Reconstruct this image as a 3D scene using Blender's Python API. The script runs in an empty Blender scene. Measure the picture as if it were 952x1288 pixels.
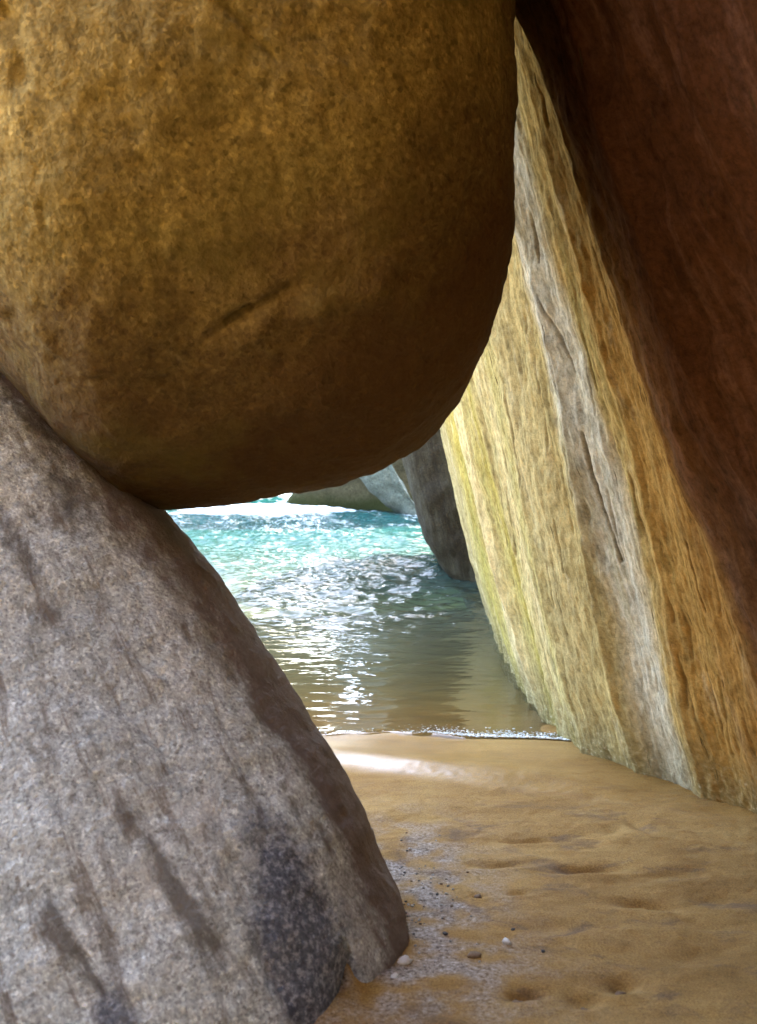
import bpy, math, random
import numpy as np

# ------------------------------------------------------------------ camera, sky, sun, exposure
PW, PH, FPX, HOR = 952, 1288, 1381.0, 560.0        # photograph frame, focal length in px, horizon row
CAM_H = 1.40
PITCH = math.atan((PH / 2 - HOR) / FPX)            # camera looks slightly down
SUN_EL, SUN_AZ = math.radians(52), math.radians(36)   # azimuth clockwise from the view direction (+Y)

scene = bpy.context.scene
col = scene.collection
cam = bpy.data.cameras.new('camera')
cam.sensor_fit = 'VERTICAL'
cam.sensor_height = 24.0
cam.lens = 24.0 * FPX / PH
cam.clip_start, cam.clip_end = 0.05, 20000
cam.dof.use_dof = True
cam.dof.focus_distance = 5.2
cam.dof.aperture_fstop = 2.8
cam_o = bpy.data.objects.new('camera', cam)
cam_o.location = (0, 0, CAM_H)
cam_o.rotation_euler = (math.pi / 2 - PITCH, 0, 0)
col.objects.link(cam_o)
scene.camera = cam_o

world = bpy.data.worlds.new('World')
scene.world = world
world.use_nodes = True
wn = world.node_tree
bg = wn.nodes['Background']
sky = wn.nodes.new('ShaderNodeTexSky')
sky.sky_type = 'NISHITA'
sky.sun_disc = False
sky.sun_elevation = SUN_EL
sky.sun_rotation = SUN_AZ
sky.air_density, sky.dust_density, sky.ozone_density = 1.0, 2.5, 0.6
wn.links.new(sky.outputs[0], bg.inputs[0])
bg.inputs[1].default_value = 0.15

sun = bpy.data.lights.new('sun', 'SUN')
sun.energy = 2.6
sun.angle = math.radians(0.53)
sun.color = (1.0, 0.95, 0.86)
sun_o = bpy.data.objects.new('sun', sun)
sun_o.rotation_euler = (math.pi / 2 - SUN_EL, 0, math.pi - SUN_AZ)
sun_o.location = (4, 8, 12)
col.objects.link(sun_o)

vs = scene.view_settings
vs.view_transform = 'Standard'
vs.look = 'None'
vs.exposure = 4.1
vs.gamma = 1.0
cy = scene.cycles
cy.max_bounces = 10
cy.diffuse_bounces = 5
cy.glossy_bounces = 3
cy.transparent_max_bounces = 8
cy.caustics_reflective = False
cy.caustics_refractive = False
cy.sample_clamp_indirect = 6.0
cy.use_denoising = True

# ------------------------------------------------------------------ helpers
CP, SP = math.cos(PITCH), math.sin(PITCH)


def ray(px, py):
    """direction of a photograph pixel, scaled so that its y component is 1"""
    a, b = (px - PW / 2) / FPX, (PH / 2 - py) / FPX
    y = CP + b * SP
    return a / y, (b * CP - SP) / y


def at_depth(px, py, d):
    a, b = ray(px, py)
    return a * d, d, CAM_H + b * d


def on_ground(px, py, z=0.0):
    a, b = ray(px, py)
    d = (z - CAM_H) / b
    return a * d, d


rs = np.random.RandomState(7)
PERM = rs.permutation(256)
PERM = np.concatenate([PERM, PERM, PERM])
GRAD = rs.normal(size=(256, 3))
GRAD /= np.linalg.norm(GRAD, axis=1)[:, None]


def perlin(p):
    p = np.asarray(p, dtype=np.float64)
    i = np.floor(p).astype(np.int64)
    f = p - i
    i &= 255
    w = f * f * f * (f * (f * 6 - 15) + 10)
    out = np.zeros(len(p))
    for dx in (0, 1):
        for dy in (0, 1):
            for dz in (0, 1):
                h = PERM[PERM[PERM[(i[:, 0] + dx) & 255] + ((i[:, 1] + dy) & 255)] + ((i[:, 2] + dz) & 255)]
                g = GRAD[h]
                d = (f[:, 0] - dx) * g[:, 0] + (f[:, 1] - dy) * g[:, 1] + (f[:, 2] - dz) * g[:, 2]
                out += d * ((w[:, 0] if dx else 1 - w[:, 0]) * (w[:, 1] if dy else 1 - w[:, 1]) * (w[:, 2] if dz else 1 - w[:, 2]))
    return out * 1.6


def fbm(p, octaves=4, gain=0.5, lac=2.03):
    p = np.asarray(p, dtype=np.float64)
    s, a = np.zeros(len(p)), 1.0
    for o in range(octaves):
        s += a * perlin(p * lac ** o + 17.3 * o)
        a *= gain
    return s


def smooth(a, b, x):
    t = np.clip((x - a) / (b - a), 0, 1)
    return t * t * (3 - 2 * t)


def pchip(xs, ys, x):
    """smooth monotone-ish interpolation through points"""
    xs, ys = np.array(xs, float), np.array(ys, float)
    m = np.gradient(ys, xs)
    k = np.clip(np.searchsorted(xs, x) - 1, 0, len(xs) - 2)
    h = xs[k + 1] - xs[k]
    t = np.clip((x - xs[k]) / h, 0, 1)
    return ((2 * t ** 3 - 3 * t ** 2 + 1) * ys[k] + (t ** 3 - 2 * t ** 2 + t) * h * m[k]
            + (-2 * t ** 3 + 3 * t ** 2) * ys[k + 1] + (t ** 3 - t ** 2) * h * m[k + 1])


def mesh_np(name, v, quads, mat, smooth_shade=True):
    me = bpy.data.meshes.new(name)
    v = np.asarray(v, np.float32)
    quads = np.asarray(quads, np.int32)
    n = quads.shape[1]
    me.vertices.add(len(v))
    me.vertices.foreach_set('co', v.ravel())
    me.loops.add(quads.size)
    me.loops.foreach_set('vertex_index', quads.ravel())
    me.polygons.add(len(quads))
    me.polygons.foreach_set('loop_start', np.arange(0, quads.size, n, dtype=np.int32))
    me.polygons.foreach_set('loop_total', np.full(len(quads), n, np.int32))
    me.polygons.foreach_set('use_smooth', np.full(len(quads), smooth_shade))
    me.update(calc_edges=True)
    me.validate()
    me.materials.append(mat)
    o = bpy.data.objects.new(name, me)
    col.objects.link(o)
    return o


def set_attr(o, name, vals):
    a = o.data.attributes.new(name, 'FLOAT', 'POINT')
    a.data.foreach_set('value', np.asarray(vals, np.float32))


def grid_quads(nu, nv, closed_u=False):
    i = np.arange(nu if closed_u else nu - 1)
    j = np.arange(nv - 1)
    I, J = np.meshgrid(i, j, indexing='ij')
    I2 = (I + 1) % nu
    return np.stack([I * nv + J, I2 * nv + J, I2 * nv + J + 1, I * nv + J + 1], -1).reshape(-1, 4)


def tag(o, label=None, cat=None, group=None, kind=None):
    for k, val in (('label', label), ('category', cat), ('group', group), ('kind', kind)):
        if val:
            o[k] = val
    return o


def spaced(parts):
    """non-uniform axis: list of (start, end, step); concatenated"""
    out = []
    for a, b, s in parts:
        n = max(1, int(round((b - a) / s)))
        out.append(np.linspace(a, b, n, endpoint=False))
    return np.concatenate(out + [[parts[-1][1]]])


# ------------------------------------------------------------------ node helper
class Mat:
    def __init__(self, name, rough=0.8, spec=0.3):
        self.m = bpy.data.materials.new(name)
        self.m.use_nodes = True
        self.t = self.m.node_tree
        self.b = self.t.nodes['Principled BSDF']
        self.out = self.t.nodes['Material Output']
        self.b.inputs['Roughness'].default_value = rough
        self.b.inputs['Specular IOR Level'].default_value = spec

    def n(self, kind, **kw):
        return self._set(self.t.nodes.new(kind), kw)

    def _set(self, nd, kw):
        for k, v in kw.items():
            if hasattr(nd, k):
                setattr(nd, k, v)
            else:
                self.put(nd, k, v)
        return nd

    def put(self, nd, key, v):
        s = nd.inputs[key]
        if isinstance(v, bpy.types.NodeSocket):
            self.t.links.new(v, s)
        elif isinstance(v, (tuple, list)) and len(v) == 3 and s.type == 'RGBA':
            s.default_value = (*v, 1)
        else:
            s.default_value = v

    def math(self, op, a, b=0.0, c=None, clamp=False):
        nd = self.t.nodes.new('ShaderNodeMath')
        nd.operation, nd.use_clamp = op, clamp
        self.put(nd, 0, a)
        self.put(nd, 1, b)
        if c is not None:
            self.put(nd, 2, c)
        return nd.outputs[0]

    def coords(self, kind='Object'):
        return self.n('ShaderNodeTexCoord').outputs[kind]

    def mapping(self, vec, scale=(1, 1, 1), rot=(0, 0, 0), loc=(0, 0, 0)):
        nd = self.n('ShaderNodeMapping')
        self.put(nd, 'Vector', vec)
        nd.inputs['Scale'].default_value = scale
        nd.inputs['Rotation'].default_value = rot
        nd.inputs['Location'].default_value = loc
        return nd.outputs[0]

    def along(self, vec, rot_deg, scale, loc=(0, 0, 0)):
        """turn the coordinates about y first, then stretch them"""
        return self.mapping(self.mapping(vec, rot=(0, math.radians(rot_deg), 0)), scale, loc=loc)

    def noise(self, vec, scale, detail=4, rough=0.55, dist=0.0):
        nd = self.n('ShaderNodeTexNoise')
        self.put(nd, 'Vector', vec)
        for k, v in (('Scale', scale), ('Detail', detail), ('Roughness', rough), ('Distortion', dist)):
            self.put(nd, k, v)
        return nd.outputs[0]

    def ramp(self, fac, stops, interp='LINEAR'):
        nd = self.n('ShaderNodeValToRGB')
        self.put(nd, 'Fac', fac)
        cr = nd.color_ramp
        cr.interpolation = interp
        while len(cr.elements) < len(stops):
            cr.elements.new(0.5)
        for e, (p, c) in zip(cr.elements, stops):
            e.position = p
            e.color = (c, c, c, 1) if isinstance(c, (int, float)) else (*c, 1)
        return nd.outputs[0]

    def mix(self, fac, a, b, mode='MIX'):
        nd = self.n('ShaderNodeMix')
        nd.data_type, nd.blend_type = 'RGBA', mode
        self.put(nd, 0, fac)
        self.put(nd, 6, a)
        self.put(nd, 7, b)
        return nd.outputs[2]

    def attr(self, name, socket='Fac'):
        nd = self.n('ShaderNodeAttribute')
        nd.attribute_name = name
        return nd.outputs[socket]

    def xyz(self, vec):
        nd = self.n('ShaderNodeSeparateXYZ')
        self.put(nd, 0, vec)
        return nd.outputs

    def bump(self, height, strength=0.5, dist=0.01, normal=None):
        nd = self.n('ShaderNodeBump')
        self.put(nd, 'Height', height)
        nd.inputs['Strength'].default_value = strength
        nd.inputs['Distance'].default_value = dist
        if normal is not None:
            self.put(nd, 'Normal', normal)
        return nd.outputs[0]

    def base(self, c):
        self.put(self.b, 'Base Color', c)

    def normal(self, s):
        self.put(self.b, 'Normal', s)


# ------------------------------------------------------------------ terrain heights
WL = -0.06                                           # still water level


def edge_y(x):
    """where the last thin sheet of the wave ends on the sand"""
    return 5.37 - 0.16 * x + 0.06 * np.sin(x * 3.1 + 0.6) + 0.03 * np.sin(x * 7.3 + 1) + 0.010 * np.sin(x * 21 + 2 * np.sin(x * 5))


def sand_base(y):
    return pchip([-60, 0, 3.5, 4.7, 5.6, 7, 9, 12, 16, 26, 60, 4000],
                 [1.2, 0.06, 0.0, -0.005, -0.05, -0.17, -0.34, -0.55, -0.9, -1.6, -3, -8], y)


# ------------------------------------------------------------------ rocks
def rock(name, outline, y0, front, back, mat, pf=2.5, pb=2.3, n=260, sec=90, shear=0.0,
         amp=(0.05, 0.015, 0.004), freq=(1.1, 4.0, 14.0), center=None, seed=0, relax=2, shear_x=0.0, carve=(), extra_fn=None):
    """outline: closed list of world (x, z) at plane y = y0 + shear*z; rounded in depth"""
    P = np.array(outline, float)
    m = len(P)
    k = np.arange(n) / n * m
    i = np.floor(k).astype(int)
    t = (k - i)[:, None]
    p0, p1, p2, p3 = P[(i - 1) % m], P[i % m], P[(i + 1) % m], P[(i + 2) % m]
    C = 0.5 * (2 * p1 + (p2 - p0) * t + (2 * p0 - 5 * p1 + 4 * p2 - p3) * t ** 2 + (3 * p1 - p0 - 3 * p2 + p3) * t ** 3)
    # even out the spacing
    seg = np.linalg.norm(np.roll(C, -1, 0) - C, axis=1)
    s = np.concatenate([[0], np.cumsum(seg)])
    Cc = np.vstack([C, C[:1]])
    vis = (np.abs(C[:, 0]) < 0.42 * y0) & (C[:, 1] < CAM_H + 0.5 * y0) & (C[:, 1] > -0.3)
    wgt = np.where(vis, 4.0, 1.0)
    for _ in range(20):
        wgt = 0.5 * wgt + 0.25 * (np.roll(wgt, 1) + np.roll(wgt, -1))
    cw = np.concatenate([[0], np.cumsum(seg * wgt)])
    q = np.interp(np.linspace(0, cw[-1], n, endpoint=False), cw, s)
    C = np.stack([np.interp(q, s, Cc[:, 0]), np.interp(q, s, Cc[:, 1])], -1)
    for _ in range(relax):
        C = 0.5 * C + 0.25 * (np.roll(C, 1, 0) + np.roll(C, -1, 0))
    c = np.array(center) if center else C.mean(0)
    nb = sec // 4
    ang = np.concatenate([np.linspace(0, math.pi / 2, sec - nb), np.linspace(math.pi / 2, math.pi, nb + 1)[1:]])   # 0 = front pole
    verts = []
    for a in ang:
        ca, sa = math.cos(a), math.sin(a)
        p = pf if ca > 0 else pb
        ss, cc = abs(sa) ** (2 / p), abs(ca) ** (2 / p)
        ss = max(ss, 0.004)
        dep = -cc * front if ca > 0 else cc * back
        xz = c + (C - c) * ss
        verts.append(np.stack([xz[:, 0] + shear_x * dep, y0 + dep + shear * xz[:, 1], xz[:, 1]], -1))
    V = np.stack(verts, 1).reshape(-1, 3)            # index = i*sec + j
    Q = grid_quads(n, sec, closed_u=True)
    o = mesh_np(name, V, Q, mat)
    nr = np.empty(len(V) * 3, np.float32)
    o.data.vertex_normals.foreach_get('vector', nr)
    nr = nr.reshape(-1, 3)
    d = np.zeros(len(V))
    for a_, f_ in zip(amp, freq):
        d += a_ * fbm(V * f_ + seed * 13.7, 3)
    if carve:                                        # cracks and seams, cut where the photograph shows them
        W = V.copy()
        rel = W - np.array([0, 0, CAM_H])
        dep = rel[:, 1] * CP - rel[:, 2] * SP
        px = PW / 2 + FPX * rel[:, 0] / np.maximum(dep, .1)
        py = PH / 2 - FPX * (rel[:, 2] * CP + rel[:, 1] * SP) / np.maximum(dep, .1)
        fr_ = W[:, 1] < y0 + shear * W[:, 2] + 0.05
        for pts, depth, wid in carve:
            best = np.full(len(V), 1e9)
            for (a0, b0), (a1, b1) in zip(pts[:-1], pts[1:]):
                du, dv = a1 - a0, b1 - b0
                t_ = np.clip(((px - a0) * du + (py - b0) * dv) / (du * du + dv * dv), 0, 1)
                best = np.minimum(best, np.hypot(px - a0 - t_ * du, py - b0 - t_ * dv))
            d -= np.where(fr_, depth * np.exp(-(best / wid) ** 2) * (0.65 + 0.5 * perlin(V * 9 + 3)), 0)
    V = V + nr * d[:, None]
    if extra_fn:
        V = extra_fn(V)
    o.data.vertices.foreach_set('co', V.astype(np.float32).ravel())
    o.data.update()
    # make sure faces look outward
    ctr = V.mean(0)
    nr2 = np.empty(len(V) * 3, np.float32)
    o.data.vertex_normals.foreach_get('vector', nr2)
    if ((V - ctr) * nr2.reshape(-1, 3)).sum(1).mean() < 0:
        o.data.flip_normals()
    return o


def granite(name, stops, scale=1.0, rough=0.8, stretch=(1, 1, 1), rot=0.0, speck=0.35, bump=0.5, extra=None):
    M = Mat(name, rough, 0.10)
    co = M.coords()
    st = M.along(co, rot, stretch)
    big = M.noise(st, 1.3 * scale, 5, 0.6, 0.4)
    mid = M.noise(st, 6.0 * scale, 5, 0.65, 0.3)
    fine = M.noise(co, 60 * scale, 4, 0.7)
    f = M.math('MULTIPLY_ADD', big, 0.62, M.math('MULTIPLY', mid, 0.38))
    c = M.ramp(f, stops)
    sp = M.ramp(fine, [(0.30, 1 - speck), (0.5, 1.0), (0.70, 1 + speck)])
    c = M.mix(1.0, c, sp, 'MULTIPLY')
    vo = M.n('ShaderNodeTexVoronoi')
    M.put(vo, 'Vector', co)
    vo.inputs['Scale'].default_value = 75 * scale
    cry = M.xyz(vo.outputs['Color'])[0]
    c = M.mix(1.0, c, M.ramp(cry, [(0.0, 0.62), (0.18, 0.92), (0.8, 1.05), (1.0, 1.38)]), 'MULTIPLY')
    clump = M.noise(co, 24 * scale, 4, 0.65)
    c = M.mix(1.0, c, M.ramp(clump, [(0.34, 0.80), (0.5, 1.0), (0.66, 1.17)]), 'MULTIPLY')
    if extra:
        c = extra(M, co, c)
    M.base(c)
    h = M.math('MULTIPLY_ADD', mid, 0.7, M.math('MULTIPLY_ADD', clump, 0.5, M.math('MULTIPLY', fine, 0.4)))
    M.normal(M.bump(h, bump, 0.03))
    return M.m


# ---- great overhanging boulder
def over_extra(M, co, c):
    x, y, z = M.xyz(co)
    # damp dark stain, extended to paint in shade round the lower edge and end
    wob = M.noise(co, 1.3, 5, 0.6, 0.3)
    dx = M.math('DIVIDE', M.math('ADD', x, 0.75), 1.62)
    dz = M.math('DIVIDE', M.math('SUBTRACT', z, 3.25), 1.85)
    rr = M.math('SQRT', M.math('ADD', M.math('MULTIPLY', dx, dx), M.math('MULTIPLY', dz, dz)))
    stain_shade = M.ramp(M.math('MULTIPLY_ADD', wob, 0.50, M.math('SUBTRACT', rr, 0.25)), [(0.72, 0.0), (0.80, 0.55), (1.02, 0.9)])
    c = M.mix(stain_shade, c, M.mix(wob, (0.050, 0.023, 0.014), (0.13, 0.070, 0.034)))
    g = M.noise(co, 2.2, 4, 0.6)
    c = M.mix(M.ramp(g, [(0.55, 0.0), (0.70, 0.55)]), c, (0.20, 0.165, 0.05))
    v = M.noise(M.along(co, 25, (0.8, 1.0, 3.0)), 1.9, 6, 0.65, 0.8)
    vein = M.ramp(v, [(0.30, 1.0), (0.40, 0.0)])
    return M.mix(M.math('MULTIPLY', vein, 0.35), c, (0.075, 0.050, 0.022))


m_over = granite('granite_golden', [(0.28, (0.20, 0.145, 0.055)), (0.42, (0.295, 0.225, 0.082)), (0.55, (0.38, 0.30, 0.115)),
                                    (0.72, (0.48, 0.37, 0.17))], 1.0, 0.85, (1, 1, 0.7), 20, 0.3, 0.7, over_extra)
m_blocker = granite('granite_brown', [(0.28, (0.16, 0.10, 0.04)), (0.5, (0.30, 0.20, 0.085)), (0.72, (0.40, 0.29, 0.14))], 0.7, 0.85)
Y_OVER = 3.9
ov_px = [(640, -40), (641, 60), (641, 160), (641, 260), (634, 350), (614, 440), (580, 512), (540, 556), (490, 592), (430, 610), (350, 624),
         (270, 634), (195, 637), (130, 590), (60, 500), (-20, 410), (-120, 320)]
ov = [at_depth(px, py, Y_OVER) for px, py in ov_px]
ov = [(x, z) for x, _, z in ov] + [(-2.8, 2.6), (-3.6, 3.2), (-3.9, 4.0), (-3.4, 5.2), (-2.2, 5.9), (-1.0, 5.8), (-0.15, 5.0), (0.3, 4.1)]
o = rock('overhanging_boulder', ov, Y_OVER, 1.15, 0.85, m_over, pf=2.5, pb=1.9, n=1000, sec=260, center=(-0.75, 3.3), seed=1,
         amp=(0.045, 0.014, 0.005), freq=(0.8, 4.0, 16.0), carve=[
             ([(255, 432), (285, 412), (310, 395), (340, 380), (365, 362)], 0.030, 4), ([(285, 411), (312, 394)], 0.04, 6),
             ([(280, 445), (340, 412), (420, 385), (500, 360)], -0.022, 16), ([(500, 360), (560, 320), (592, 275), (606, 230)], 0.022, 14),
             ([(560, 330), (585, 300), (600, 262)], -0.02, 7), ([(265, 0), (300, 25), (325, 55), (345, 72)], 0.016, 4),
             ([(75, 480), (130, 476), (200, 482), (228, 492)], 0.014, 3), ([(0, 5), (22, 35), (30, 70), (30, 100)], 0.03, 12),
             ([(60, 255), (64, 285)], 0.014, 5), ([(20, 395), (60, 440), (90, 470)], 0.02, 8), ([(35, 400), (70, 440)], -0.02, 7),
             ([(380, 530), (350, 560), (335, 600)], 0.014, 10), ([(150, 590), (230, 555), (330, 530)], -0.012, 12)])
tag(o, 'huge golden brown boulder hanging over the sandy passage, its rounded end against the streaked wall', 'boulder')

# ---- grey boulder in the left foreground
def left_extra(M, co, c):
    x, y, z = M.xyz(co)
    sl = math.radians(-30)
    # warm lichen blotches
    w = M.noise(co, 3.2, 4, 0.6, 0.3)
    c = M.mix(M.ramp(w, [(0.58, 0.0), (0.70, 0.5)]), c, (0.55, 0.48, 0.38))
    # dark freckles and streaks following the slope
    v = M.noise(M.along(co, 31, (5.0, 2.0, 1.1)), 1.9, 6, 0.65, 0.4)
    c = M.mix(M.ramp(v, [(0.35, 0.85), (0.46, 0.0)]), c, (0.15, 0.13, 0.105))
    v2 = M.noise(M.along(co, 29, (8.0, 2.0, 0.8), (4, 1, 2)), 2.4, 6, 0.7, 0.3)
    c = M.mix(M.ramp(v2, [(0.37, 0.65), (0.46, 0.0)]), c, (0.20, 0.155, 0.115))
    q = M.noise(co, 26, 4, 0.7)
    c = M.mix(M.ramp(q, [(0.33, 0.7), (0.43, 0.0)]), c, (0.20, 0.18, 0.16))
    # darker brown towards the rim, on the flank next to the passage
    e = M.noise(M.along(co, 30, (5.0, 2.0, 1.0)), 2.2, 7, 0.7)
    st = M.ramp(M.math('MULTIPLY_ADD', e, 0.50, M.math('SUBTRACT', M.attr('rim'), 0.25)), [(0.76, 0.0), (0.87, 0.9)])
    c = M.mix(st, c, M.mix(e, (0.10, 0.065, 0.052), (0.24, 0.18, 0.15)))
    # blue-black tide marks at the foot
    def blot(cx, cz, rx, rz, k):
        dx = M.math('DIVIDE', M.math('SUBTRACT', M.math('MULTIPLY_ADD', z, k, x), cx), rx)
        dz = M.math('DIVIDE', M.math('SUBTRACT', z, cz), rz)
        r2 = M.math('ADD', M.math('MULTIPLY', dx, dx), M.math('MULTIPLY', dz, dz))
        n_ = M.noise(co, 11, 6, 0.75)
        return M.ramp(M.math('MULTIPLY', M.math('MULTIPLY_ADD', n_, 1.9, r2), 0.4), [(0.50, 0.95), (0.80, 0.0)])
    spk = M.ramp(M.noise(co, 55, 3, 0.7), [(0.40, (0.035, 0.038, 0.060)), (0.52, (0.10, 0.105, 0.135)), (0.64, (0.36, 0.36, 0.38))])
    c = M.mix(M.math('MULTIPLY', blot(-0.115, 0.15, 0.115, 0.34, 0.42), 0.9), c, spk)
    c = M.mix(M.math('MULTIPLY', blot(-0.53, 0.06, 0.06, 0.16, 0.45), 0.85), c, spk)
    return c


m_left = granite('granite_grey', [(0.28, (0.36, 0.355, 0.315)), (0.42, (0.54, 0.55, 0.50)), (0.55, (0.68, 0.695, 0.64)),
                                  (0.72, (0.78, 0.775, 0.71))], 1.8, 0.78, (1.8, 1, 0.8), 30, 0.4, 0.6, left_extra)
LS, LY = 0.55, 2.98


def left_pt(px, py):
    a, b = ray(px, py)
    d = (LY + LS * CAM_H) / (1 - LS * b)
    return a * d, CAM_H + b * d


def undercut(V):
    # the notch in the foot where the sand comes through, and the two blunt lobes beside it
    x_, z_ = V[:, 0], V[:, 2]
    V = V.copy()
    near_ = V[:, 1] < 3.3
    V[:, 1] += near_ * (0.10 * smooth(0.45, 0.0, z_) * np.exp(-((x_ - 0.02) / 0.14) ** 2)
                        + 0.055 * smooth(0.15, 0.03, z_ + 0.02 * np.sin(x_ * 90)) * np.exp(-((x_ + 0.085) / 0.022) ** 2))
    return V


lf = [left_pt(*p) for p in [(-60, 395), (0, 445), (60, 500), (125, 568), (195, 640), (250, 700), (300, 768), (352, 840), (402, 918), (440, 990),
                            (472, 1062), (500, 1125), (517, 1180), (512, 1225), (470, 1300)]]
lf += [(-0.15, -0.35), (-1.2, -0.5), (-2.6, -0.4), (-3.4, 0.4), (-3.2, 1.5), (-2.3, 2.05), (-1.6, 2.0)]
o = rock('grey_boulder', lf, LY, 0.80, 1.2, m_left, pf=2.2, pb=2.0, n=900, sec=260, shear=LS, center=(-1.5, 0.0), seed=2,
         amp=(0.030, 0.009, 0.0035), freq=(1.3, 5.0, 18.0), extra_fn=undercut, carve=[
             ([(150, 885), (175, 905), (200, 935), (215, 960)], 0.018, 9), ([(120, 985), (145, 1040), (165, 1075)], 0.010, 8),
             ([(60, 980), (110, 1080), (140, 1170), (150, 1210)], 0.012, 12), ([(155, 820), (180, 845), (200, 855)], -0.012, 7),
             ([(165, 815), (205, 845)], 0.010, 5), ([(270, 800), (330, 880), (390, 960), (430, 1030)], 0.012, 10),
             ([(240, 700), (300, 800), (370, 900)], -0.010, 12), ([(290, 1090), (320, 1170), (345, 1240)], 0.014, 10),
             ([(185, 1085), (195, 1130)], 0.010, 7), ([(260, 870), (300, 940), (340, 1000)], 0.008, 7)])
set_attr(o, 'rim', np.tile(np.concatenate([np.linspace(0, math.pi / 2, 260 - 65), np.linspace(math.pi / 2, math.pi, 66)[1:]]) / (math.pi / 2), 900))
tag(o, 'weathered grey granite boulder filling the lower left foreground beside the sand', 'boulder')

# ---- unseen boulders added above and behind the camera to block sky light
def sky_blocker(pts, y0, fr, bk, label, seed):
    o = rock('sky_blocker_boulder', pts, y0, fr, bk, m_blocker, pf=2.8, pb=2.8, n=90, sec=40, seed=seed, amp=(0.08, 0.02, 0.005), freq=(0.7, 3.0, 9.0))
    return tag(o, label, 'boulder')


sky_blocker([(-1.6, 4.6), (-1.3, 3.8), (-0.2, 3.3), (1.0, 3.1), (2.0, 2.9), (3.6, 3.2), (5.0, 4.0), (5.2, 5.4), (3.0, 6.4), (0.9, 6.4), (-1.2, 5.8)], -0.8, 3.6, 3.6,
     'brown unseen boulder added overhead on the right to block sky light', 8)
sky_blocker([(-5.0, 4.0), (-3.0, 3.5), (-1.0, 3.6), (0.5, 4.2), (0.5, 5.6), (-1.5, 6.6), (-4.0, 6.4), (-5.2, 5.2)], -2.2, 2.6, 2.6,
     'brown unseen boulder added overhead at the rear to block sky light', 11)
sky_blocker([(-5.5, -0.6), (-5.8, 1.5), (-5.0, 4.2), (-2.0, 4.6), (1.5, 4.6), (4.2, 4.4), (4.8, 1.8), (4.4, -0.6)], -4.4, 1.8, 1.6,
     'broad brown unseen boulder added at the rear to block sky light', 9)
sky_blocker([(-2.1, -0.6), (-2.0, 1.0), (-2.0, 2.5), (-2.2, 4.4), (-3.2, 5.8), (-5.0, 5.8), (-6.0, 3.0), (-5.8, -0.6)], -2.0, 3.0, 3.7,
     'brown unseen boulder added on the left to block sky light', 10)

# ---- streaked wall on the right
LEAN = 0.24
WB = ([-1.5, 0.5, 2.0, 3.0, 3.7, 4.1, 4.55, 5.0, 5.6, 7.16, 8.5, 10.2, 11.4, 12.2, 12.8],
      [4.3, 3.3, 2.52, 2.0, 1.63, 1.41, 1.18, 0.97, 0.87, 0.85, 0.90, 1.0, 1.25, 1.9, 3.2])


def wall_x(y, z):
    return pchip(WB[0], WB[1], y) - (LEAN + 0.20 * smooth(4.5, 3.4, y)) * z - 0.012 * np.maximum(z - 3, 0) ** 2 + 0.5 * np.maximum(z - 4.4 + 0.35 * np.maximum(y - 7, 0), 0) ** 2


def wall_hit(px, py):
    a, b = ray(px, py)
    lo, hi = 2.0, 11.5
    f = lambda d: float(wall_x(np.array([d]), np.array([CAM_H + b * d]))[0]) - a * d
    for _ in range(50):
        md = 0.5 * (lo + hi)
        if f(md) > 0:
            lo = md
        else:
            hi = md
    return lo, CAM_H + b * lo


us = spaced([(-1.5, 2.4, 0.10), (2.4, 3.8, 0.014), (3.8, 5.7, 0.0052), (5.7, 6.6, 0.009), (6.6, 8.0, 0.016), (8.0, 12.8, 0.04)])
vz = spaced([(-0.8, -0.25, 0.05), (-0.25, 3.3, 0.0105), (3.4, 6.6, 0.06)])
U, Vz = np.meshgrid(us, vz, indexing='ij')
u, v = U.ravel(), Vz.ravel()
X = wall_x(u, v)
uu = u + 0.03 * perlin(np.stack([u * 1.1, v * 0.7, 0 * u], -1))
rel = 0.055 * perlin(np.stack([uu * 1.7, v * 0.45, 0 * u + 3], -1)) + 0.028 * perlin(np.stack([uu * 5.2, v * 0.55, 0 * u + 9], -1))
rel += 0.009 * fbm(np.stack([uu * 12, v * 2.6, 0 * u + 5], -1), 4)
rel += smooth(4.2, 3.6, u) * (0.045 * fbm(np.stack([u * 1.6, v * 1.0, 0 * u + 31], -1), 3) + 0.014 * fbm(np.stack([u * 7, v * 3.5, 0 * u + 33], -1), 3))
rel += 0.006 * fbm(np.stack([u * 14, v * 11, 0 * u + 35], -1), 3)
rel += 0.003 * fbm(np.stack([uu * 48, v * 9, 0 * u + 1], -1), 2)
# flaked ledges: a terrace function along the dip
tt = uu * 2.6 + 0.35 * perlin(np.stack([uu * 0.8, v * 0.5, 0 * u + 21], -1))
rel += 0.030 * (np.abs((tt % 1) - 0.5) * 2) ** 3
# rough pitted foot
foot = smooth(0.34, 0.02, v + 0.10 * perlin(np.stack([u * 4, v * 3, 0 * u + 2], -1)))
rel += foot * (0.005 * perlin(np.stack([u * 30, v * 30, 0 * u], -1)) - 0.015)
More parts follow.
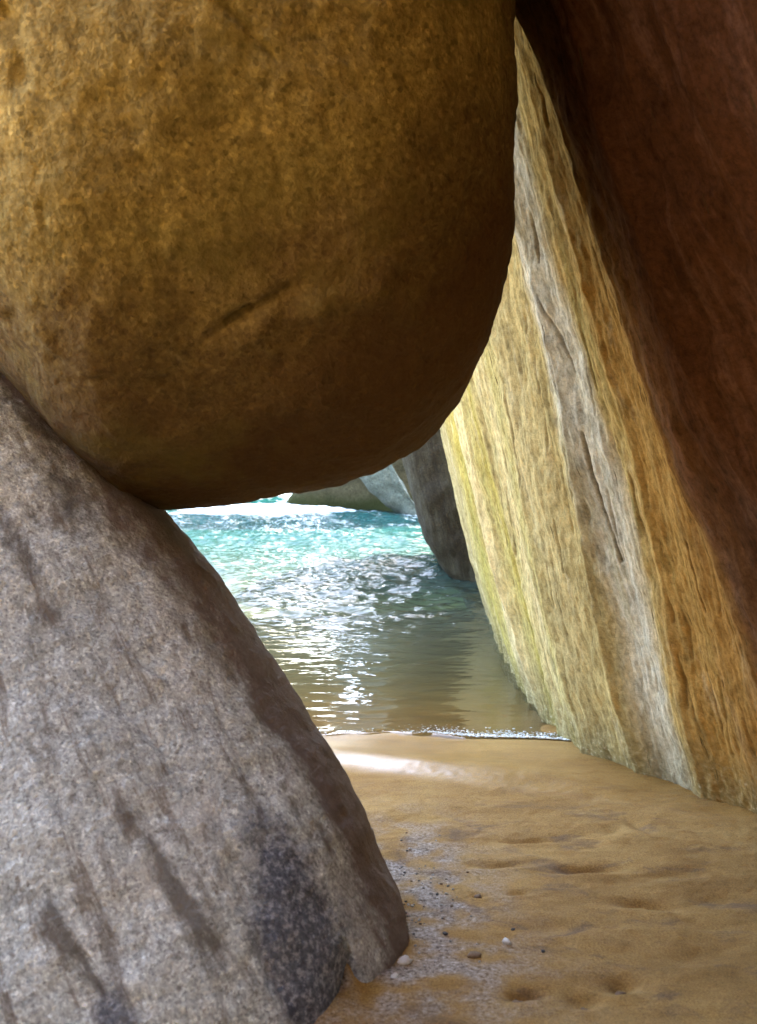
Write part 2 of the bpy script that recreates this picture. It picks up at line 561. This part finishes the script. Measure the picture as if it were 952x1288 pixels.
# cracks (polylines read from the photograph, then many short random ones)
cracks = [([(694, 372), (704, 395), (716, 420), (733, 468)], 0.016), ([(705, 440), (712, 470), (716, 500)], 0.010),
          ([(742, 545), (752, 600), (762, 640), (772, 672), (780, 706)], 0.028), ([(748, 450), (757, 520)], 0.008),
          ([(684, 268), (690, 300), (695, 330)], 0.014), ([(852, 758), (862, 790), (868, 830)], 0.008),
          ([(858, 835), (864, 868), (868, 890)], 0.012), ([(888, 690), (898, 735), (906, 775)], 0.008),
          ([(712, 530), (716, 560), (722, 586)], 0.014), ([(640, 500), (650, 545), (660, 600), (668, 660)], 0.012),
          ([(903, 850), (910, 900), (915, 950)], 0.008), ([(636, 612), (645, 660), (652, 700)], 0.010),
          ([(700, 700), (712, 760), (722, 800)], 0.009)]
cut = np.zeros(len(u))
gloss = np.zeros(len(u))
CRK = []
for pts, dep in cracks:
    CRK.append((np.array([wall_hit(*p) for p in pts]), dep * 0.7, 0.0055))
rc = random.Random(4)
for _ in range(130):
    a0, b0 = rc.uniform(3.8, 6.6), rc.uniform(0.1, 2.9)
    L = rc.uniform(0.04, 0.30)
    sl = rc.uniform(-0.10, 0.04)
    CRK.append((np.array([[a0, b0], [a0 + sl * L * .5 + rc.uniform(-.008, .008), b0 + L * .5], [a0 + sl * L, b0 + L]]), rc.uniform(0.003, 0.010), rc.uniform(0.003, 0.0055)))
for pts, dep, wd in CRK:
    for (a0, b0), (a1, b1) in zip(pts[:-1], pts[1:]):
        lo, hi = min(a0, a1) - 0.06, max(a0, a1) + 0.06
        zl, zh = min(b0, b1) - 0.06, max(b0, b1) + 0.06
        i0, i1 = np.searchsorted(us, [lo, hi])
        j0, j1 = np.searchsorted(vz, [zl, zh])
        if i1 <= i0 or j1 <= j0:
            continue
        idx = (np.arange(i0, i1)[:, None] * len(vz) + np.arange(j0, j1)[None, :]).ravel()
        pu, pv = u[idx], v[idx]
        du, dv = a1 - a0, b1 - b0
        t = np.clip(((pu - a0) * du + (pv - b0) * dv) / (du * du + dv * dv + 1e-9), 0, 1)
        dist = np.hypot(pu - a0 - t * du, (pv - b0 - t * dv))
        g = dep * np.exp(-(dist / wd) ** 2)
        cut[idx] = np.maximum(cut[idx], g)
rel -= cut
front = np.stack([X - rel, u, v], -1)
nu, nv = len(us), len(vz)
# the hidden back of the block, closed with a coarse shell
def wall_mat():
    M = Mat('granite_streaked', 0.95, 0.0)
    uv = M.n('ShaderNodeCombineXYZ')
    M.put(uv, 0, M.attr('wall_u'))
    M.put(uv, 1, M.attr('wall_v'))
    uvw = uv.outputs[0]
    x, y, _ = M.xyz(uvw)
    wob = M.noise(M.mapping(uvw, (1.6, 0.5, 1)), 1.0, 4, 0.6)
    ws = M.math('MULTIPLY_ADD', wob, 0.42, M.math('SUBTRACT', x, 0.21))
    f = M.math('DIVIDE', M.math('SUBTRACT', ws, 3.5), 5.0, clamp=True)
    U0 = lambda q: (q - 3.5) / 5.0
    bands = M.ramp(f, [(U0(3.55), (0.085, 0.038, 0.018)), (U0(3.74), (0.160, 0.076, 0.030)), (U0(3.9), (0.403, 0.220, 0.060)), (U0(4.2), (0.488, 0.285, 0.080)),  # darkest stops paint in the shade on the near end of the wall
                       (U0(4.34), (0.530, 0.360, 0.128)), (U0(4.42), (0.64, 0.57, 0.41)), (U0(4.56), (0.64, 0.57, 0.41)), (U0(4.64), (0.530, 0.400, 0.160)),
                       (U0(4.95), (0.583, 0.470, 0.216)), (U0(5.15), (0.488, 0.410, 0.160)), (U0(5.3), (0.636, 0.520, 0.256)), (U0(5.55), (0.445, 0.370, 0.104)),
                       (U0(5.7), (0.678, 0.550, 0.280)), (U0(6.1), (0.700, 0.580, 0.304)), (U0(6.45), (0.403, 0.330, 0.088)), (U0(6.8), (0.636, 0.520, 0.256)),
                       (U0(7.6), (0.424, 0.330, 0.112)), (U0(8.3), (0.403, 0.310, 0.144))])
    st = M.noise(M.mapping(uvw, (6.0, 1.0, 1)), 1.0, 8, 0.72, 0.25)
    lite = M.ramp(f, [(U0(3.75), 0.0), (U0(4.15), 1.0)])  # keeps pale streaks off the end where shade is painted
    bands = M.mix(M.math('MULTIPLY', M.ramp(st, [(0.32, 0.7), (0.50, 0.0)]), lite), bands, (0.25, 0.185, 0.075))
    st2 = M.noise(M.mapping(uvw, (8.0, 1.4, 1), loc=(7, 3, 0)), 1.0, 8, 0.75, 0.2)
    bands = M.mix(M.math('MULTIPLY', M.ramp(st2, [(0.55, 0.0), (0.72, 0.6)]), lite), bands, (0.68, 0.60, 0.39))
    st3 = M.noise(M.mapping(uvw, (5.0, 0.45, 1), loc=(2, 8, 0)), 1.0, 5, 0.65, 0.2)
    bands = M.mix(M.math('MULTIPLY', M.ramp(st3, [(0.57, 0.0), (0.70, 0.55)]), lite), bands, (0.33, 0.31, 0.10))
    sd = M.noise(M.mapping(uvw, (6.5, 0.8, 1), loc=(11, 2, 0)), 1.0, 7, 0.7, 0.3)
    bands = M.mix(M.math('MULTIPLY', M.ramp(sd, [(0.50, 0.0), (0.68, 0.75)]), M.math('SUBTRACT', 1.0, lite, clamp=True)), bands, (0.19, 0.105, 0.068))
    fine = M.noise(M.mapping(uvw, (58, 34, 1)), 1.0, 5, 0.8)
    c = M.mix(1.0, bands, M.ramp(fine, [(0.30, 0.55), (0.5, 1.0), (0.70, 1.32)]), 'MULTIPLY')
    mot = M.noise(M.mapping(uvw, (16, 7, 1)), 1.0, 5, 0.7, 0.3)
    c = M.mix(1.0, c, M.ramp(mot, [(0.33, 0.66), (0.5, 1.0), (0.68, 1.22)]), 'MULTIPLY')
    c = M.mix(M.math('MULTIPLY', M.attr('crack'), 0.75), c, (0.05, 0.032, 0.014))
    ds = M.noise(M.mapping(uvw, (44, 3.6, 1), loc=(1, 5, 0)), 1.0, 3, 0.6, 0.25)
    dash = M.ramp(ds, [(0.285, 1.0), (0.33, 0.0)])
    c = M.mix(M.math('MULTIPLY', dash, 0.85), c, (0.075, 0.05, 0.022))
    # weed and barnacles on the tide-washed foot
    wb = M.noise(M.mapping(uvw, (5, 3, 1)), 1.0, 4, 0.6)
    ft = M.ramp(M.math('MULTIPLY_ADD', wb, 0.5, y), [(0.24, 1.0), (0.52, 0.0)])
    sp = M.noise(M.mapping(uvw, (55, 55, 1)), 1.0, 3, 0.6)
    fc = M.ramp(sp, [(0.35, (0.09, 0.075, 0.036)), (0.52, (0.20, 0.16, 0.075)), (0.62, (0.32, 0.27, 0.16)), (0.70, (0.52, 0.47, 0.34))])
    c = M.mix(M.math('MULTIPLY', ft, 0.65), c, fc)
    M.base(c)
    h = M.math('MULTIPLY_ADD', mot, 0.55, M.math('MULTIPLY_ADD', st, 0.25, M.math('MULTIPLY', fine, 0.6)))
    h = M.math('SUBTRACT', h, M.math('MULTIPLY', dash, 0.5))
    M.normal(M.bump(h, 0.5, 0.02))
    return M.m


m_wall = wall_mat()
b_us = us[[0, -1]]
back = []
V = [front]
Q = [grid_quads(nu, nv)[:, ::-1]]
# rim of the front sheet swept to a back plane so that the block is closed
rim = np.concatenate([np.arange(nu) * nv, (nu - 1) * nv + np.arange(1, nv), (np.arange(nu - 2, -1, -1)) * nv + nv - 1, np.arange(nv - 2, 0, -1)])
rp = front[rim].copy()
rp[:, 0] = 5.2
rp[:, 1] = np.clip(rp[:, 1] * 0.85 + 1.0, 0, 12.0)
base_i = len(front)
V.append(rp)
k = len(rim)
i = np.arange(k)
Q.append(np.stack([rim[i], rim[(i + 1) % k], base_i + (i + 1) % k, base_i + i], -1))
cen = np.array([[5.6, 5.0, 3.0]])
V.append(cen)
ci = base_i + k
VV = np.concatenate(V)
Qs = np.concatenate(Q)
Qs = np.concatenate([Qs, np.stack([base_i + i, base_i + (i + 1) % k, np.full(k, ci), np.full(k, ci)], -1)[:0]])
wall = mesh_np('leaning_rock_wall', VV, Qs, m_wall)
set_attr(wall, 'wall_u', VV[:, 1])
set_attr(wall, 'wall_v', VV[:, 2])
set_attr(wall, 'crack', np.concatenate([np.clip(cut / 0.012, 0, 1), np.zeros(len(VV) - len(cut))]))
tag(wall, 'tall leaning rock wall with cream, ochre and olive streaks on the right of the passage', 'rock wall')

# ---- dark slab standing in the water behind the wall
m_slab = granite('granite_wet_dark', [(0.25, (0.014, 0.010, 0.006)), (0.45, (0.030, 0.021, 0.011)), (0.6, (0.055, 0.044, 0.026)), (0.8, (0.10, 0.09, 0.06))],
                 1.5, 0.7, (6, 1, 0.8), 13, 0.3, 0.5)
D = 11.4
sl = [at_depth(px, py, D) for px, py in [(470, 430), (488, 500), (505, 575), (520, 630), (538, 682), (562, 725), (592, 765), (610, 800), (760, 800), (820, 500), (760, 380), (560, 330), (480, 370)]]
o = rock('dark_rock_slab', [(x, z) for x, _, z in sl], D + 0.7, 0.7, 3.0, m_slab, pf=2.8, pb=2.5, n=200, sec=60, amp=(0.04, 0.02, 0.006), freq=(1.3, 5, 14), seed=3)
tag(o, 'dark wet rock slab rising from the water behind the streaked wall', 'rock')

# ---- far rocks across the inlet
m_far1 = granite('granite_mossy', [(0.25, (0.040, 0.034, 0.018)), (0.5, (0.12, 0.095, 0.050)), (0.75, (0.22, 0.18, 0.10))], 1.2, 0.85, bump=1.0,
                 extra=lambda M, co, c: M.mix(M.ramp(M.math('MULTIPLY_ADD', M.noise(co, 2.0), 0.3, M.xyz(co)[2]), [(0.25, 0.85), (0.55, 0.0)]), c, (0.05, 0.055, 0.016)))
m_far2 = granite('granite_pale_teal', [(0.25, (0.06, 0.065, 0.05)), (0.5, (0.13, 0.135, 0.105)), (0.75, (0.20, 0.205, 0.165))], 0.7, 0.8)
m_far3 = granite('granite_bleached', [(0.25, (0.30, 0.26, 0.21)), (0.45, (0.52, 0.48, 0.42)), (0.75, (0.66, 0.62, 0.56))], 0.8, 0.85)


def far_rock(name, pts, d, fr, bk, mat, label, **kw):
    w = [at_depth(px, py, d) for px, py in pts]
    o = rock(name, [(x, z) for x, _, z in w], d, fr, bk, mat, n=160, sec=60, amp=(0.08, 0.04, 0.012), freq=(0.6, 2.2, 8), **kw)
    return tag(o, label, 'rock')


far_rock('low_sea_rock', [(352, 638), (385, 620), (415, 611), (436, 560), (448, 380), (470, 170), (640, 80), (740, 300), (680, 640), (560, 668), (430, 668), (360, 660)], 25.0, 1.2, 3.0, m_far1,
         'low brown rock with a green weed foot across the inlet', seed=5)
far_rock('tall_sea_rock', [(40, 650), (60, 560), (20, 400), (50, 220), (140, 120), (300, 90), (428, 150), (436, 330), (405, 480), (335, 575), (305, 632), (290, 660), (150, 668)], 30.0, 2.0, 3.5, m_far1,
         'tall grey rock standing across the inlet, left of the breaking wave', seed=15)
far_rock('unseen_sea_rock', [(-420, 650), (-460, 450), (-380, 200), (-200, 90), (-40, 170), (40, 420), (60, 650), (-100, 680), (-300, 680)], 27.0, 2.5, 3.5, m_far3,  # added out of view to cut sky glare on the water
         'unseen rounded bleached rock added across the inlet to dim reflections on the water', seed=16)
far_rock('slanting_sea_rock', [(430, 560), (452, 600), (478, 628), (505, 648), (528, 668), (545, 668), (532, 655), (515, 635), (500, 612), (490, 590), (488, 480), (470, 420), (430, 430), (415, 500)], 22.5, 0.6, 1.4, m_far2,
         'grey teal slanting rock overhanging the far water', seed=6, pf=2.2)
far_rock('bleached_sea_rock', [(470, 540), (480, 600), (490, 640), (515, 670), (600, 670), (640, 600), (600, 480), (500, 460)], 29.0, 1.5, 3.0, m_far3,
         'sunlit bleached rock glimpsed beside the dark slab edge', seed=7)

# ------------------------------------------------------------------ sand
def bumpf(x, y, cx, cy, rx, ry, rot=0.0):
    c, s = math.cos(rot), math.sin(rot)
    dx, dy = x - cx, y - cy
    a, b = (dx * c + dy * s) / rx, (-dx * s + dy * c) / ry
    return np.exp(-(a * a + b * b))


xs = spaced([(-3000, -300, 300), (-300, -30, 30), (-30, -4, 2), (-4, -0.9, 0.1), (-0.9, 2.0, 0.013), (2.0, 6, 0.2), (6, 30, 3), (30, 300, 30), (300, 3000, 300)])
ys = spaced([(-300, -20, 40), (-20, 0, 2), (0, 2.2, 0.1), (2.2, 5.6, 0.012), (5.6, 9, 0.06), (9, 30, 0.7), (30, 300, 30), (300, 3000, 300)])
XX, YY = np.meshgrid(xs, ys, indexing='ij')
x, y = XX.ravel(), YY.ravel()
near = smooth(5.6, 5.0, y) * smooth(1.0, 2.2, y)
z = sand_base(y)
z = z + 0.012 * fbm(np.stack([x * 1.3, y * 1.6, 0 * x], -1), 3) * smooth(12, 6, y)
dry = near * smooth(5.0, 4.2, y)
z += dry * (0.006 * fbm(np.stack([x * 4.5, y * 5.5, 0 * x + 4], -1), 3) + 0.0028 * fbm(np.stack([x * 30, y * 34, 0 * x + 8], -1), 3))
# footprints and scuffs, read from the photograph
for px, py, rx, ry, rot, dep in [(740, 1093, .10, .035, .1, .030), (810, 1138, .09, .035, -.2, .026), (630, 1086, .09, .03, .1, .022), (665, 1057, .08, .018, 0, .016),
                                 (770, 1045, .05, .05, .6, .018), (800, 1040, .03, .07, .3, .014), (780, 1240, .05, .035, .3, .026), (655, 1258, .035, .025, 0, .024),
                                 (672, 1254, .03, .022, 0, .022), (735, 1262, .04, .03, 0, .018), (650, 1125, .03, .02, 0, .016), (600, 1128, .02, .012, 0, .012),
                                 (850, 1100, .12, .04, .2, .016), (880, 1200, .12, .05, .3, .014), (700, 1170, .1, .04, 0, .010), (900, 1130, .08, .05, 0, .014)]:
    cx, cyy = on_ground(px, py)
    z -= dep * bumpf(x, y, cx, cyy, rx, ry, rot)
    z += 0.35 * dep * bumpf(x, y, cx, cyy - ry * 1.9, rx * 1.1, ry * 0.8, rot)
# a bank of sand against the foot of the grey boulder
for px, py, rx, ry, h in [(436, 1232, .035, .09, .085), (375, 1275, .12, .06, .03)]:
    cx, cyy = on_ground(px, py)
    z += h * bumpf(x, y, cx, cyy, rx, ry)
# low swash ridge that catches the sky
yr = y - (4.93 - 0.42 * (x + 0.2))
z += 0.023 * np.exp(-(yr / np.where(yr > 0, 0.17, 0.15)) ** 2) * smooth(1.3, 0.5, x)


def sand_mat():
    M = Mat('beach_sand', 0.85, 0.3)
    co = M.coords()
    x, y, zc = M.xyz(co)
    wet = M.attr('wet')
    big = M.noise(M.mapping(co, (1, 1.6, 1)), 1.4, 4, 0.6)
    mid = M.noise(M.mapping(co, (1, 1.8, 1)), 8.0, 5, 0.65)
    gr = M.noise(co, 170, 4, 0.8)
    c = M.ramp(M.math('MULTIPLY_ADD', big, 0.6, M.math('MULTIPLY', mid, 0.4)), [(0.3, (0.24, 0.128, 0.028)), (0.5, (0.365, 0.212, 0.057)), (0.7, (0.47, 0.305, 0.098))])
    c = M.mix(M.attr('gravel'), c, M.ramp(M.noise(co, 75, 3, 0.7), [(0.36, (0.09, 0.075, 0.07)), (0.48, (0.34, 0.29, 0.24)), (0.58, (0.46, 0.41, 0.36)), (0.68, (0.70, 0.66, 0.62))]))
    dk = M.noise(M.mapping(co, (1.5, 2.3, 1), loc=(3, 1, 0)), 3.0, 7, 0.68, 0.5)
    c = M.mix(M.math('MULTIPLY', M.ramp(dk, [(0.54, 0.0), (0.66, 0.7)]), M.math('SUBTRACT', 1.0, wet, clamp=True)), c, (0.15, 0.095, 0.055))
    c = M.mix(1.0, c, M.ramp(gr, [(0.3, 0.5), (0.5, 1.0), (0.7, 1.5)]), 'MULTIPLY')
    c = M.mix(M.math('MULTIPLY', wet, 0.55), c, M.mix(1.0, c, (0.74, 0.64, 0.46), 'MULTIPLY'))
    M.base(c)
    M.put(M.b, 'Roughness', M.math('SUBTRACT', 0.88, M.math('MULTIPLY', M.attr('film'), 0.585)))
    M.b.inputs['Specular IOR Level'].default_value = 0.3
    h = M.math('MULTIPLY_ADD', mid, 0.5, gr)
    nd = M.n('ShaderNodeBump')
    M.put(nd, 'Height', h)
    nd.inputs['Distance'].default_value = 0.006
    M.put(nd, 'Strength', M.math('SUBTRACT', 0.75, M.math('MULTIPLY', M.attr('film'), 0.72)))
    M.normal(nd.outputs[0])
    return M.m


sand = mesh_np('sand', np.stack([x, y, z], -1), grid_quads(len(xs), len(ys)), sand_mat())
tag(sand, kind='structure')
wet = smooth(3.95, 4.75, y + 0.12 * fbm(np.stack([x * 1.5, y * 2, 0 * x + 6], -1), 3))
film = smooth(-0.30, -0.15, yr + 0.03 * perlin(np.stack([x * 3, y * 9, 0 * x + 2], -1))) * (0.55 + 0.45 * smooth(1.0, 0.2, x))
set_attr(sand, 'wet', wet)
set_attr(sand, 'film', film)
gx, gy = on_ground(540, 1130)
set_attr(sand, 'gravel', 0.9 * np.clip(1.4 * bumpf(x, y, gx - 0.05, gy + 0.05, 0.22, 0.55) + 0.9 * bumpf(x, y, gx - 0.2, gy - 0.5, 0.4, 0.3), 0, 1)
         * smooth(-0.5, 0.5, fbm(np.stack([x * 9, y * 9, 0 * x + 3], -1), 3)))


def sand_z(px, py):
    return float(np.interp(py, ys, z.reshape(len(xs), len(ys))[np.argmin(np.abs(xs - px))]))


# ------------------------------------------------------------------ sea
xs2 = spaced([(-3000, -300, 300), (-300, -40, 20), (-40, -8, 1.0), (-8, -3, 0.12), (-3, 1.3, 0.022), (1.3, 4, 0.15), (4, 12, 1), (12, 40, 4), (40, 300, 40), (300, 3000, 300)])
ys2 = [4.9]
while ys2[-1] < 40:
    ys2.append(ys2[-1] + (0.02 if ys2[-1] < 11 else 0.02 * (ys2[-1] / 11) ** 1.6))
ys2 = np.concatenate([ys2, np.geomspace(ys2[-1] * 1.04, 6000, 60)])
XX, YY = np.meshgrid(xs2, ys2, indexing='ij')
wx, wy = XX.ravel(), YY.ravel()
ey = edge_y(wx)
dist_e = wy - ey
bed = sand_base(wy)
film_t = 0.003 * smooth(-0.01, 0.08, dist_e) + 0.002 * np.exp(-((dist_e - 0.05) / 0.05) ** 2)
wz = WL + 0.012 * np.logaddexp(0, (bed + film_t - WL) / 0.012)
wz = wz - 0.05 * smooth(0.0, -0.08, dist_e)         # tuck under the sand before the edge
fade = smooth(2.0, 4.8, dist_e)
ripp = (0.034 * fbm(np.stack([wx * 2.3, wy * 3.6, 0 * wx], -1), 3)
        + 0.045 * (1 - np.abs(perlin(np.stack([wx * 1.1 + 3, wy * 1.9, 0 * wx + 5], -1)))) ** 2 - 0.02
        + 0.014 * fbm(np.stack([wx * 6.0, wy * 9.0, 0 * wx + 2], -1), 2))
wz = wz + fade * ripp * smooth(200, 30, wy) + 0.0055 * smooth(0.1, 0.8, dist_e) * fbm(np.stack([wx * 2.6, wy * 5.5, 0 * wx + 7], -1), 2)
# swells rolling in
swell = np.zeros(len(wx))
for y0, amp, w, xc, xw in [(21.0, 0.30, 1.5, -2.3, 2.3), (16.5, 0.16, 1.1, -0.6, 3.0), (27, 0.3, 2.0, -6, 6), (13.2, 0.06, 0.8, 0, 4)]:
    yy = wy - y0 - 0.5 * np.sin(wx * 0.6 + y0)
    swell += amp * np.exp(-(yy / np.where(yy < 0, w * 0.55, w)) ** 2) * np.exp(-((wx - xc) / xw) ** 2)
wz = wz + swell
foam = (smooth(0.12, 0.28, swell) * 0.80 + smooth(14.5, 17.5, wy) * smooth(32, 22, wy) * 0.45
        * smooth(-0.9, 0.3, fbm(np.stack([wx * 0.7, wy * 0.9, 0 * wx + 12], -1), 3) + 0.15))
foam = np.clip(foam, 0, 1)
lip = np.exp(-((dist_e - 0.035) / 0.035) ** 2) * (0.35 + 0.65 * smooth(0.1, 0.7, wx))


def water_mat():
    M = Mat('sea_water', 0.06, 0.5)
    t = M.t
    co = M.coords()
    dep = M.attr('depth')
    k = M.math('SUBTRACT', 1.0, M.math('POWER', 2.718, M.math('MULTIPLY', dep, -3.2)), clamp=True)
    fo = M.attr('foam')
    n1 = M.noise(M.mapping(co, (1, 1.6, 1)), 2.6, 6, 0.7, 0.5)
    n2 = M.noise(M.mapping(co, (1, 1.4, 1)), 14, 5, 0.7, 0.3)
    fm = M.ramp(M.math('ADD', M.math('MULTIPLY', fo, 1.1), M.math('MULTIPLY_ADD', n1, 0.6, M.math('MULTIPLY_ADD', n2, 0.35, -0.62))), [(0.36, 0.0), (0.72, 1.0)])
    # body: tinted see-through layer + scattering
    tr = M.n('ShaderNodeBsdfTransparent')
    M.put(tr, 'Color', M.mix(k, (0.97, 0.985, 0.97), (0.30, 0.72, 0.70)))
    df = M.n('ShaderNodeBsdfDiffuse')
    M.put(df, 'Color', M.mix(k, (0.20, 0.15, 0.075), (0.004, 0.044, 0.042)))
    body = M.n('ShaderNodeMixShader')
    M.put(body, 0, M.math('MULTIPLY_ADD', k, 0.86, 0.06))
    M.put(body, 1, tr.outputs[0])
    M.put(body, 2, df.outputs[0])
    gl = M.n('ShaderNodeBsdfGlossy')
    gl.inputs['Roughness'].default_value = 0.05
    hb = M.math('MULTIPLY_ADD', M.noise(M.mapping(co, (1, 1.9, 1)), 7, 1, 0.5, 0.3), 1.0, M.math('MULTIPLY', M.noise(M.mapping(co, (1, 1.7, 1)), 20, 1, 0.5, 0.2), 0.25))
    nb = M.n('ShaderNodeBump')
    M.put(nb, 'Height', hb)
    nb.inputs['Distance'].default_value = 0.05
    M.put(nb, 'Strength', M.math('MULTIPLY_ADD', M.math('MULTIPLY', k, k), 0.75, 0.05))
    M.put(gl, 'Normal', nb.outputs[0])
    fr = M.n('ShaderNodeFresnel')
    fr.inputs['IOR'].default_value = 1.33
    M.put(fr, 'Normal', nb.outputs[0])
    ws = M.n('ShaderNodeMixShader')
    M.put(ws, 0, fr.outputs[0])
    M.put(ws, 1, body.outputs[0])
    M.put(ws, 2, gl.outputs[0])
    fd = M.n('ShaderNodeBsdfDiffuse')
    fd.inputs['Color'].default_value = (0.80, 0.83, 0.82, 1)
    al = M.n('ShaderNodeMixShader')
    M.put(al, 0, fm)
    M.put(al, 1, ws.outputs[0])
    M.put(al, 2, fd.outputs[0])
    t.links.new(al.outputs[0], M.out.inputs['Surface'])
    t.nodes.remove(M.b)
    return M.m


sea = mesh_np('sea', np.stack([wx, wy, wz], -1), grid_quads(len(xs2), len(ys2)), water_mat())
set_attr(sea, 'depth', np.clip(wz - bed, 0, 5))
set_attr(sea, 'foam', foam + 0.16 * lip + 0.12 * smooth(0.9, 0.1, dist_e) * smooth(-0.1, 0.1, dist_e))
tag(sea, kind='structure')


# ------------------------------------------------------------------ foam line where the last wave dies on the sand
import bmesh


def blob_template(seed, sub=1):
    bm = bmesh.new()
    bmesh.ops.create_icosphere(bm, subdivisions=sub, radius=1.0)
    v = np.array([q.co[:] for q in bm.verts])
    v *= (1 + 0.42 * perlin(v * 1.25 + seed * 7.1))[:, None]
    f = np.array([[q.index for q in fc.verts] for fc in bm.faces])
    bm.free()
    return v, f


m_foam = Mat('sea_foam', 0.5, 0.3)
m_foam.base((0.80, 0.80, 0.77))
tv, tf = blob_template(3)
rf = random.Random(9)
fv, ff = [], []
while len(fv) < 1500:
    bx = rf.uniform(-0.55, 1.0)
    dens = 0.05 + 0.95 * max(0.0, min(1.0, (bx - 0.10) / 0.35))
    if rf.random() > dens * (0.45 + 0.55 * math.sin(bx * 23 + 2 * math.sin(bx * 9)) ** 2):
        continue
    by = float(edge_y(np.array([bx]))[0]) + abs(rf.gauss(0, 0.09 if rf.random() < .45 else 0.02)) + 0.008
    sc = rf.uniform(0.0012, 0.0042) * (1.3 if bx > 0.45 else 1.0)
    bz = float(sand_base(np.array([by]))[0]) + 0.004
    fv.append(tv * [sc * 1.5, sc * 1.2, sc * 0.55] + [bx, by, bz + rf.uniform(-.001, .004)])
    ff.append(tf + len(tv) * (len(fv) - 1))
o = mesh_np('foam', np.concatenate(fv), np.concatenate(ff), m_foam.m)
tag(o, 'thin white line of foam at the edge of the spent wave', 'foam', kind='stuff')

# ------------------------------------------------------------------ stones and shells on the sand
def stone_mat(name, c1, c2, rough=0.75):
    M = Mat(name, rough, 0.3)
    co = M.coords()
    n_ = M.noise(co, 3.0, 4, 0.6)
    M.base(M.ramp(n_, [(0.35, c1), (0.65, c2)]))
    M.normal(M.bump(M.noise(co, 7, 4, 0.6), 0.35, 0.1))
    return M.m


sm = [stone_mat('stone_grey', (0.20, 0.18, 0.16), (0.36, 0.33, 0.30)), stone_mat('stone_pale', (0.45, 0.42, 0.37), (0.62, 0.58, 0.52)),
      stone_mat('stone_dark', (0.035, 0.032, 0.035), (0.09, 0.08, 0.08)), stone_mat('stone_brown', (0.16, 0.10, 0.055), (0.28, 0.19, 0.11))]
m_shell = stone_mat('shell_white', (0.74, 0.71, 0.66), (0.82, 0.80, 0.76), 0.4)
templates = []
for k_ in range(5):
    v_, f_ = blob_template(20 + k_, 2)
    templates.append((v_, f_))
stone_mesh = {}


def stone(name, px, py, size, mat, label, group, k_=0, flat=0.55, cat='pebble', rz=None):
    key = (k_, mat.name)
    if key not in stone_mesh:
        ob = mesh_np(name, templates[k_][0], templates[k_][1], mat)
        stone_mesh[key] = ob.data
    else:
        ob = bpy.data.objects.new(name, stone_mesh[key])
        col.objects.link(ob)
    gx_, gy_ = on_ground(px, py)
    gz_ = sand_z(gx_, gy_)
    ob.location = (gx_, gy_, gz_ + size * flat * 0.35)
    ob.scale = (size, size * 0.75, size * flat)
    ob.rotation_euler = (rf.uniform(-.2, .2), rf.uniform(-.2, .2), rf.uniform(0, 6.3) if rz is None else rz)
    return tag(ob, label, cat, group)


for _ in range(95):
    while True:
        gxp = 500 + abs(rf.gauss(0, 42))
        gyp = rf.gauss(1130, 42)
        if gyp < 1230 and gxp > 440 + 80 * (gyp - 1000) / 190:
            break
    w_ = rf.random()
    kind_ = 0 if w_ < 0.40 else (1 if w_ < 0.78 else (2 if w_ < 0.88 else 3))
    lab = ('small grey pebble in the gravel beside the foot of the grey boulder', 'small pale pebble in the gravel beside the foot of the grey boulder',
           'small black pebble in the gravel beside the foot of the grey boulder', 'small brown pebble in the gravel beside the foot of the grey boulder')[kind_]
    stone('pebble', gxp, gyp, rf.uniform(0.002, 0.0062), sm[kind_], lab, 'pebbles beside the grey boulder', rf.randrange(5))
stone('shell_fragment', 509, 1216, 0.020, m_shell, 'white shell fragment at the pointed foot of the grey boulder', None, 1, 0.6, 'shell', 0.3)
stone('white_pebble', 637, 1189, 0.014, m_shell, 'white pebble lying alone on the open sand', None, 2, 0.7, 'pebble')
stone('dark_pebble', 597, 1207, 0.020, sm[3], 'flat dark brown pebble half sunk near the white pebble', None, 3, 0.45, 'pebble', 0.2)
stone('white_shell_chip', 496, 1236, 0.012, m_shell, 'tiny white shell chip below the shell fragment', None, 0, 0.5, 'shell', 1.0)
for px_, py_, sz_, lab in [(601, 1127, .016, 'small dark stone on the sand just right of the gravel'), (668, 1256, .016, 'right one of two brown stones added for dark marks at the lower edge of the sand'),
                           (650, 1260, .018, 'left one of two brown stones added for dark marks at the lower edge of the sand'), (780, 1243, .016, 'brown stone added for a dark mark in a hollow near the lower right of the sand'),  # the brown stones in hollows stand in for dark marks in the sand
                           (735, 1266, .013, 'brown stone added for a dark mark at the lower edge between the paired stones and the hollow'), (645, 1172, .008, 'tiny dark stone just above the white pebble'),
                           (683, 1200, .008, 'tiny dark stone just right of the white pebble'), (560, 1178, .010, 'small dark stone below the gravel, left of the flat brown pebble')]:
    stone('dark_stone', px_, py_, sz_, sm[3] if sz_ > .012 else sm[2], lab, 'dark stones on the open sand', rf.randrange(5), 0.4)

print('polys', sum(len(o.data.polygons) for o in scene.objects if o.type == 'MESH'))
